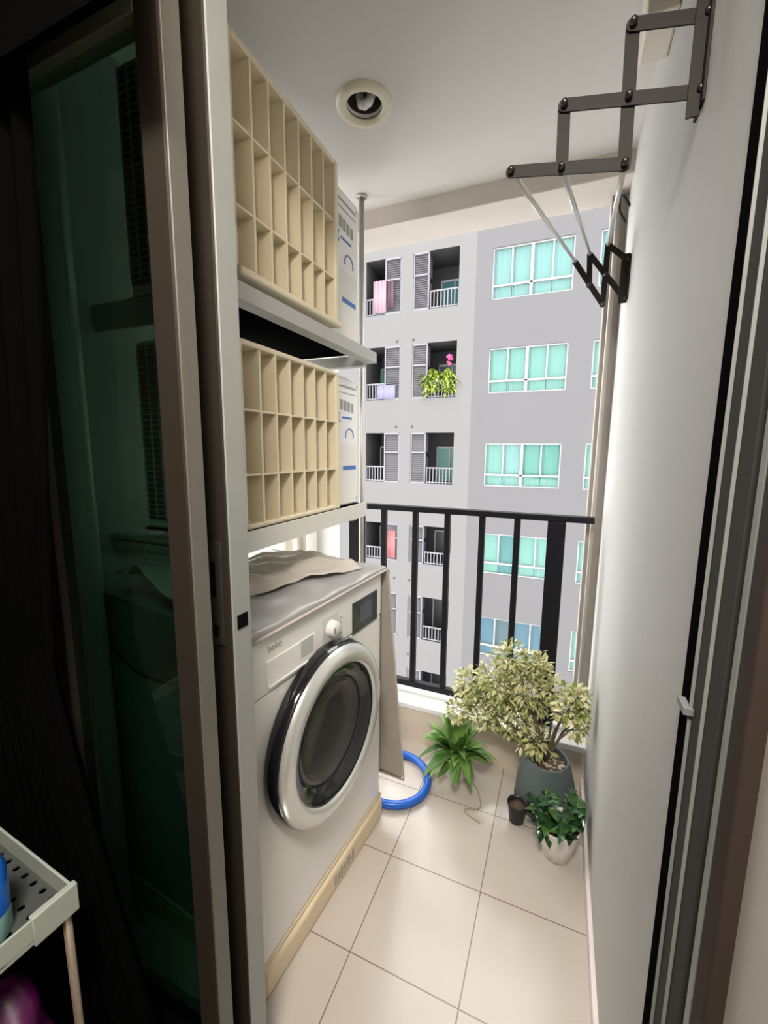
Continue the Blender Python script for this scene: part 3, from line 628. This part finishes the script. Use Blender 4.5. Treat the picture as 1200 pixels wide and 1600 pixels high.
# front wall around the door, room shell
struct(bx('wall_front', -1.7, -1.10, 0.44, 0.60, 0, 2.5, white_wall))
struct(bx('wall_front.001', -1.10, 0.40, 0.44, 0.60, 2.29, 2.5, white_wall))
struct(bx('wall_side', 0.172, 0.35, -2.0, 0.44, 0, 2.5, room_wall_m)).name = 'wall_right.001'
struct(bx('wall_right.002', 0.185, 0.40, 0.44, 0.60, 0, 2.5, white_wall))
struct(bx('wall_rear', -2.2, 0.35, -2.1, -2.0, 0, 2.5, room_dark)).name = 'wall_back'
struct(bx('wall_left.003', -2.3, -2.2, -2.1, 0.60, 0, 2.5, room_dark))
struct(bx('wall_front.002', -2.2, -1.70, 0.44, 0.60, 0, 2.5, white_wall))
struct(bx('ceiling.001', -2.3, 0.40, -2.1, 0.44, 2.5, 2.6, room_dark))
# curtain
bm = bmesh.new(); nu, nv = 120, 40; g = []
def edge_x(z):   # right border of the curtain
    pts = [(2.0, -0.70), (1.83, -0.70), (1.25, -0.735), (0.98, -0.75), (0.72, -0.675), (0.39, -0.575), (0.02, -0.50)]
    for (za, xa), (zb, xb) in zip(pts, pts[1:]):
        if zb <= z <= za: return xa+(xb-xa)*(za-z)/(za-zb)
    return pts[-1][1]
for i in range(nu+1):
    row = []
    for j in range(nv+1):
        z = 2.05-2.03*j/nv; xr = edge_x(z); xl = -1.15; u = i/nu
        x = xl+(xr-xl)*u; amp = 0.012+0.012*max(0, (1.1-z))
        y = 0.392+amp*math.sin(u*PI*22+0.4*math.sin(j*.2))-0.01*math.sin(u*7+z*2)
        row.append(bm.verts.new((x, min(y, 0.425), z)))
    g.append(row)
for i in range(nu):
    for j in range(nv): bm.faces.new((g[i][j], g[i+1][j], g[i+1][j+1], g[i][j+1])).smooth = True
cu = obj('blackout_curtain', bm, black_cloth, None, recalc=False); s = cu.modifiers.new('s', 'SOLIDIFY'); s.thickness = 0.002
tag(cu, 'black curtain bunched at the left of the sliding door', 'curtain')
cr_ = thing('curtain_pelmet', 'dark box above the left end of the sliding door', 'pelmet', (0, 0, 0))
bx('box_front', -1.15, -0.437, 0.355, 0.365, 1.822, 2.30, black_cloth, cr_)
bx('box_top', -1.15, -0.437, 0.355, 0.44, 2.30, 2.31, black_cloth, cr_)

# trolley at lower left
TZ = 0.70
tr = thing('storage_trolley', 'pale plastic storage trolley with perforated tray before the black curtain', 'trolley', (-0.635, 0.318, TZ), math.radians(-3))
bm = bmesh.new(); X0, Y0 = -0.34, -0.30
holes = []
nx, ny = 12, 10
# perforated floor built as grid with small holes: tray plate plus dark through-holes made by omission
import itertools
def perforated(bm, x0, x1, y0, y1, z, pitch, r):
    cols = int((x1-x0)/pitch); rows = int((y1-y0)/pitch); px = (x1-x0)/cols; py = (y1-y0)/rows; n = 8
    for i, j in itertools.product(range(cols), range(rows)):
        cx = x0+(i+.5)*px; cy = y0+(j+.5)*py
        sq = []; ci = []
        for k in range(n):
            a = 2*PI*(k+.5)/n; ci.append(bm.verts.new((cx+r*math.cos(a), cy+r*math.sin(a), z)))
            c, s_ = math.cos(a), math.sin(a); m_ = max(abs(c), abs(s_)); 
            sq.append(bm.verts.new((cx+px/2*c/m_, cy+py/2*s_/m_, z)))
        for k in range(n): bm.faces.new((ci[k], sq[k], sq[(k+1) % n], ci[(k+1) % n]))
        # corners
        for k in (0, 2, 4, 6):
            a = sq[k].co; b = sq[(k+1) % n].co
            if k in (0, 4): cxy = (cx+px/2*(1 if k == 0 else -1), cy+py/2*(1 if k == 0 else -1))
            else: cxy = (cx+px/2*(-1 if k == 2 else 1), cy+py/2*(1 if k == 2 else -1))
            v = bm.verts.new((*cxy, z)); bm.faces.new((sq[k], v, sq[(k+1) % n]))
perforated(bm, X0, 0, Y0, 0, -0.034, 0.026, 0.0055)
bmesh.ops.remove_doubles(bm, verts=bm.verts, dist=1e-5)
tf = obj('tray', bm, mat('trolley_grey', (0.06, 0.065, 0.06), 0.5), tr); s = tf.modifiers.new('s', 'SOLIDIFY'); s.thickness = 0.003
bm = bmesh.new()
box(bm, -0.004, 0.0, Y0, 0.0, -0.04, 0.0); box(bm, X0, -0.004, -0.004, 0.0, -0.04, 0.0); box(bm, X0, X0+0.004, Y0, -0.004, -0.04, 0.0); box(bm, X0, 0, Y0-0.004, Y0, -0.04, 0.0)
obj('rim', bm, trolley_m, tr, bevel=0.0015)
bx('corner_clip', -0.008, 0.003, -0.055, 0.003, -0.043, 0.003, trolley_m, tr, bevel=0.002)
for x, y in ((-0.010, -0.010), (X0+0.01, -0.010), (-0.010, Y0+0.01), (X0+0.01, Y0+0.01)):
    bm = bmesh.new(); tube(bm, [(x, y, -0.04), (x, y, -0.70)], 0.006, 10); obj('leg', bm, mat('bronze_tube', (0.45, 0.36, 0.28), 0.3, metal=0.7), tr)
bx('lower_tray', X0, 0, Y0, 0, -0.40, -0.385, trolley_m, tr, bevel=0.002)
# purple bag on the lower tray
bm = bmesh.new(); bmesh.ops.create_icosphere(bm, subdivisions=4, radius=0.09)
for v in bm.verts:
    q = v.co; k = 1+0.14*math.sin(q.x*60+q.z*30)+0.10*math.sin(q.y*70-q.z*45); v.co = Vector((q.x*k*1.15, q.y*k*0.9, q.z*k*1.35))
zm = min(v.co.z for v in bm.verts)
o = obj('plastic_bag', bm, purple_m, None, smooth=True); o.location = (-0.70, 0.205, 0.316-zm); tag(o, 'crumpled purple plastic bag on the lower tray of the trolley', 'bag')
# bottle on tray
bt = thing('bottle', 'blue bottle with pale teal base on the trolley tray', 'bottle', (-0.702, 0.24, TZ-0.0335))
bm = bmesh.new(); lathe(bm, [(0, 0), (0.026, 0), (0.028, 0.004), (0.028, 0.045)], 32); obj('base', bm, teal_plast, bt)
bm = bmesh.new(); lathe(bm, [(0.0285, 0.040), (0.029, 0.10), (0.022, 0.125), (0.012, 0.135), (0.012, 0.15), (0, 0.15)], 32); obj('bottle_body', bm, blue_bottle, bt)

# unseen ceiling lamp added behind the camera to brighten the washer and grilles
fill_fixture = thing('added_ceiling_lamp', 'added round flat ceiling lamp, out of view, brightening the balcony', 'ceiling lamp', (0.0, -0.35, 2.5))
bm = bmesh.new(); lathe(bm, [(0.24, 0.0), (0.24, -0.02), (0.21, -0.045), (0.0, -0.05)], 48); obj('diffuser', bm, pot_white, fill_fixture)
lt = bpy.data.lights.new('added_fill_lamp', 'AREA'); lt.shape = 'DISK'; lt.size = 0.42; lt.energy = 28.0; lt.color = (1.0, 0.94, 0.86)
lo = bpy.data.objects.new('added_fill_lamp', lt); C.objects.link(lo); lo.location = (0.0, -0.35, 2.44)

# ------------------------------------------------------------------ apartment building opposite
D = 12.9; K = 1.29
def Z(z10): return 1.35+(z10-1.35)*K
def X(x10): return x10*K
bd = thing('apartment_building', 'grey apartment building with aqua curtained windows and recessed balconies opposite', 'building', (0, D, 0))
rows_z = [(5.75, 4.68), (3.65, 2.67), (1.54, 0.545), (-0.585, -1.57), (-2.68, -3.67)]
bal_z = [(5.93, 4.66), (3.90, 2.62), (1.80, 0.55), (-0.53, -1.52), (-2.40, -3.57), (-4.45, -5.7)]
holes = []
for zt, zb in rows_z:
    holes.append((X(-1.69), X(-0.04), Z(zb), Z(zt), 'w')); holes.append((X(0.43), X(2.10), Z(zb), Z(zt), 'w'))
for zt, zb in bal_z:
    holes.append((X(-4.76), X(-3.83), Z(zb), Z(zt), 'b')); holes.append((X(-3.53), X(-2.43), Z(zb), Z(zt), 'b'))
def facade(x0, x1, z0, z1, m, name):
    hs = [h for h in holes if h[0] >= x0-1e-6 and h[1] <= x1+1e-6]
    xs = sorted({x0, x1, *[h[0] for h in hs], *[h[1] for h in hs]}); zs = sorted({z0, z1, *[h[2] for h in hs], *[h[3] for h in hs]})
    bm = bmesh.new()
    for a, b in zip(xs, xs[1:]):
        for c, d in zip(zs, zs[1:]):
            cx, cz = (a+b)/2, (c+d)/2
            if any(h[0] < cx < h[1] and h[2] < cz < h[3] for h in hs): continue
            bm.faces.new([bm.verts.new(p) for p in ((a, 0, c), (b, 0, c), (b, 0, d), (a, 0, d))])
    for h in hs:
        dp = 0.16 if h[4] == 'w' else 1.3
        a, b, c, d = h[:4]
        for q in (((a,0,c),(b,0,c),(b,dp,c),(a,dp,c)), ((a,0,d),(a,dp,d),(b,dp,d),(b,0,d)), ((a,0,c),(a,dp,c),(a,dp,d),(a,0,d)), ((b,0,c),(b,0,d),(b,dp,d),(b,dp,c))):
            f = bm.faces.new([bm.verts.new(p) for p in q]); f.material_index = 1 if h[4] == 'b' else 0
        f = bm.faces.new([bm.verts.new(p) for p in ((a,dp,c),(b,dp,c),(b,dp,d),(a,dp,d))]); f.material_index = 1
    box(bm, x0, x1, 1.6, 8.0, z0, z1)
    return obj(name, bm, [m, fac_recess], bd, recalc=False)
facade(X(-5.50), X(-2.05), -16, 9.5, fac_light, 'facade_bay')
facade(X(-2.05), X(14), -16, 9.5, fac_grey, 'facade')
bx('side_cap', X(-5.50), X(14), 0.0, 8.0, 9.5, 9.7, fac_light, bd)
bx('end_wall', X(-5.55), X(-5.50), 0.0, 8.0, -16, 9.7, fac_light, bd)
def wavy(name, x0, x1, z0, z1, y, m, parent, n=None, amp=0.02):
    n = n or max(8, int((x1-x0)*26)); bm = bmesh.new(); pv = None
    for i in range(n+1):
        x = x0+(x1-x0)*i/n; yy = y+amp*math.sin(i*PI/2)+amp*.5*math.sin(i*1.3)
        v = [bm.verts.new((x, yy, z)) for z in (z0, z1)]
        if pv: bm.faces.new((pv[0], v[0], v[1], pv[1])).smooth = True
        pv = v
    return obj(name, bm, m, parent, recalc=False)
def window(x0, x1, z0, z1, cms):
    """frame > panes and curtains"""
    w = x1-x0; h = z1-z0; zt = z0+h*0.27; xm = (x0+x1)/2; bm = bmesh.new(); f = 0.035; y0, y1 = 0.05, 0.11
    box(bm, x0, x1, y0, y1, z0, z0+f); box(bm, x0, x1, y0, y1, z1-f, z1); box(bm, x0, x0+f, y0, y1, z0+f, z1-f); box(bm, x1-f, x1, y0, y1, z0+f, z1-f)
    box(bm, x0+f, x1-f, y0-.01, y1, zt-f*.7, zt+f*.7); box(bm, xm-f*1.1, xm+f*1.1, y0-.01, y1, z0+f, z1-f)
    for q in (0.25, 0.75): box(bm, x0+w*q-.018, x0+w*q+.018, y0, y1-.01, zt+f*.7, z1-f)
    fr = obj('window_frame', bm, fac_white, bd)
    for i, q in enumerate((0, .25, .5, .75)):
        wavy('curtain', x0+w*q+.01, x0+w*(q+.25)-.01, z0+.02, z1-.02, 0.14 if i != 1 else 0.145, cms[i], fr, amp=0.012)
        bx('pane', x0+w*q+.02, x0+w*(q+.25)-.02, 0.08, 0.085, zt+.02, z1-.02, pane_glass, fr)
    for q in (0, .5): bx('pane', x0+w*q+.02, x0+w*(q+.5)-.02, 0.08, 0.085, z0+.02, zt-.02, pane_glass, fr)
T, Pc, B, G = curt_teal, curt_pale, curt_blue, curt_deep
sets = [([Pc, Pc, Pc, Pc], [Pc]*4), ([T, T, T, T], [T]*4), ([T, Pc, T, T], [T]*4), ([T, G, T, T], [T]*4), ([B, mat('dark_gap', (0.01, 0.03, 0.05), .6), B, B], [T]*4)]
for (zt, zb), (c1, c2) in zip(rows_z, sets):
    window(X(-1.69), X(-0.04), Z(zb), Z(zt), c1); window(X(0.43), X(2.10), Z(zb), Z(zt), c2)
# balconies: louvred screen, railing, sliding door behind
def balcony(x0, x1, z0, z1, left, door_m, rail=True, slant=False, rail_m=None):
    w = x1-x0; h = z1-z0
    if left: s0, s1 = x0+w*0.56, x1-0.02; o0, o1 = x0, x0+w*0.54
    else: s0, s1 = x0+0.02, x0+w*0.34; o0, o1 = x0+w*0.38, x1
    bm = bmesh.new(); n = 26
    for i in range(n):
        z = z0+h*(i+.5)/n
        M = Matrix.Translation(((s0+s1)/2, 0.06, z)) @ Matrix.Rotation(1.05, 4, 'X') @ (Matrix.Rotation(0.30, 4, 'Y') if slant else Matrix())
        box(bm, -(s1-s0)/2, (s1-s0)/2, -0.04, 0.04, -0.006, 0.006, M=M)
    sc = obj('louvre_screen', bm, screen_m, bd)
    bm = bmesh.new()
    for x in (s0-.02, s1-.02): box(bm, x, x+.04, 0.02, 0.10, z0, z1)
    for z in (z0, z0+h*.60, z1-.05): box(bm, s0, s1, 0.0, 0.10, z, z+.05)
    obj('screen_frame', bm, rail_white, sc)
    bx('outdoor_unit', s0+.03, s1-.03, 0.22, 0.50, z0+h*.10, z0+h*.52, screen_m, bd); bx('outdoor_unit', s0+.03, s1-.03, 0.22, 0.50, z0+h*.62, z0+h*.98, screen_m, bd)
    fr = bx('balcony_door', o0, o1, 1.24, 1.28, z0, z0+h*.70, door_m, bd)
    bm = bmesh.new()
    for x in (o0, (o0+o1)/2, o1-.04): box(bm, x, x+.04, 1.20, 1.24, z0, z0+h*.72)
    box(bm, o0, o1, 1.20, 1.24, z0+h*.70, z0+h*.74); obj('door_frame', bm, fac_white, fr)
    if rail:
        bm = bmesh.new(); zr = z0+h*.30
        box(bm, o0, o1, 0.03, 0.07, zr, zr+.04); box(bm, o0, o1, 0.03, 0.07, z0+.03, z0+.06)
        n = max(5, int((o1-o0)/0.10))
        for i in range(n+1):
            x = o0+(o1-o0-.025)*i/n; box(bm, x, x+.025, 0.035, 0.065, z0, zr)
        obj('balcony_rail', bm, rail_m or rail_white, bd)
    for q in (x0+0.1, x1-0.2): pass
gcurt = mat('green_balcony_curtain', (0.05, 0.20, 0.13), .8)
for i, (zt, zb) in enumerate(bal_z):
    balcony(X(-4.76), X(-3.83), Z(zb), Z(zt), True, [fac_recess, gcurt, dark_m, fac_recess, fac_recess, fac_recess][i], slant=i >= 3)
    balcony(X(-3.53), X(-2.43), Z(zb), Z(zt), False, [curt_deep, dark_m, mat('sea_green', (0.09, 0.20, 0.17), .7), dark_m, dark_m, dark_m][i], slant=i >= 3)
for z in (4.0, 1.95, -0.1, -2.0, -4.05):   # small vent holes
    for x in (-3.92, -3.5):
        bm = bmesh.new(); lathe(bm, [(0, 0.02), (0.035, 0.02), (0.04, 0)], 12, Matrix.Translation((X(x), 0, Z(z))) @ Matrix.Rotation(PI/2, 4, 'X')); obj('vent_hole', bm, dark_m, bd)
# white building to the left of it, ground
wb = thing('white_building', 'plain white building at the left beyond the washing machine', 'building', (0, 0, 0))
bx('wall', -24, -8.6, 12, 20, -16, 9.5, mat('white_facade', (0.84, 0.85, 0.86), .7, noise=.03), wb)
bx('roof_slab', -24.2, -8.4, 11.8, 20.2, 9.5, 9.8, fac_light, wb)
struct(bx('floor.002', -40, 40, 2.2, 60, -16.3, -16, mat('street_grey', (0.30, 0.30, 0.29), .9, noise=.1, nscale=.5)))

# laundry and plants on the opposite balconies
def cloth(name, x0, x1, z0, z1, m, label, cat='laundry', y=0.02, group=None):
    w = wavy(name, x0, x1, z0, z1, 0, m, None, n=14, amp=0.02); s = w.modifiers.new('s', 'SOLIDIFY'); s.thickness = .008
    w.location = (0, D+y, 0); return tag(w, label, cat, group)
cloth('hanging_towel', X(-4.55), X(-4.22), Z(4.70), Z(5.45), mat('pale_pink_cloth', (0.20, 0.13, 0.16), .8), 'pale pink towel hung on the top left balcony opposite', y=-0.03)
cloth('hanging_shirt', X(-4.17), X(-4.02), Z(4.80), Z(5.40), mat('plum_cloth', (0.06, 0.03, 0.045), .8), 'plum garment beside the pale pink towel opposite', y=-0.03)
cloth('hanging_sheet', X(-4.45), X(-3.95), Z(2.64), Z(2.98), mat('lilac_cloth', (0.12, 0.12, 0.18), .8), 'lilac cloth on the balcony rail with green curtain opposite', y=-0.03)
cloth('hanging_towel', X(-4.12), X(-3.90), Z(-1.45), Z(-0.72), mat('coral_cloth', (0.22, 0.08, 0.08), .8), 'coral red towel hung on the fourth balcony down, left column opposite', y=-0.03)
cloth('hanging_cloth', X(-3.12), X(-2.92), Z(-5.55), Z(-4.98), mat('turquoise_cloth', (0.03, 0.20, 0.22), .7), 'turquoise cloth on the lowest balcony seen through the railing', y=-0.04)
cloth('hanging_cloth', X(-2.76), X(-2.45), Z(-5.65), Z(-5.0), mat('crimson_cloth', (0.14, 0.015, 0.035), .7), 'crimson cloth on the lowest balcony seen through the railing', y=-0.04)
def bal_plant(x, z, w, h, m, label, seed, fl=None):
    t = thing('balcony_plant', label, 'plant', (x, D+0.22, z), 0)
    bm = bmesh.new(); box(bm, -w/2, w/2, -0.09, 0.09, 0, 0.16); obj('planter', bm, dark_m, t, bevel=.01)
    r = random.Random(seed); bm = bmesh.new()
    for k in range(230):
        a = r.uniform(0, 2*PI); el = r.uniform(0.1, 1.3); L = r.uniform(.2, .42)*h
        d = Vector((math.cos(a)*math.cos(el), math.sin(a)*math.cos(el), math.sin(el)))
        leaf(bm, Vector((r.uniform(-w/2, w/2)*.8, -0.13, .10+r.uniform(0, .5)*h)), d, Vector((0, 0, 1)), L, L*.2, .6, 4)
    obj('foliage', bm, m, t)
    if fl:
        bm = bmesh.new()
        for k in range(26):
            v = rv(r); bmesh.ops.create_icosphere(bm, subdivisions=1, radius=.045, matrix=Matrix.Translation((fl[0]+v.x*.10, -0.1+v.y*.05, fl[1]+v.z*.18)))
        obj('flowers', bm, mat('pink_petals', (0.30, 0.03, 0.12), .6), t)
bal_plant(X(-3.06), Z(2.62)+.005, 0.46, 1.30, leaf_lime, 'lime green fern on the opposite balcony beside the louvre screen', 3)
bal_plant(X(-2.65), Z(2.62)+.005, 0.30, 1.25, leaf_lime, 'lime green plant with pink flowers at the right end of the opposite balcony', 4, (0.05, 1.12))
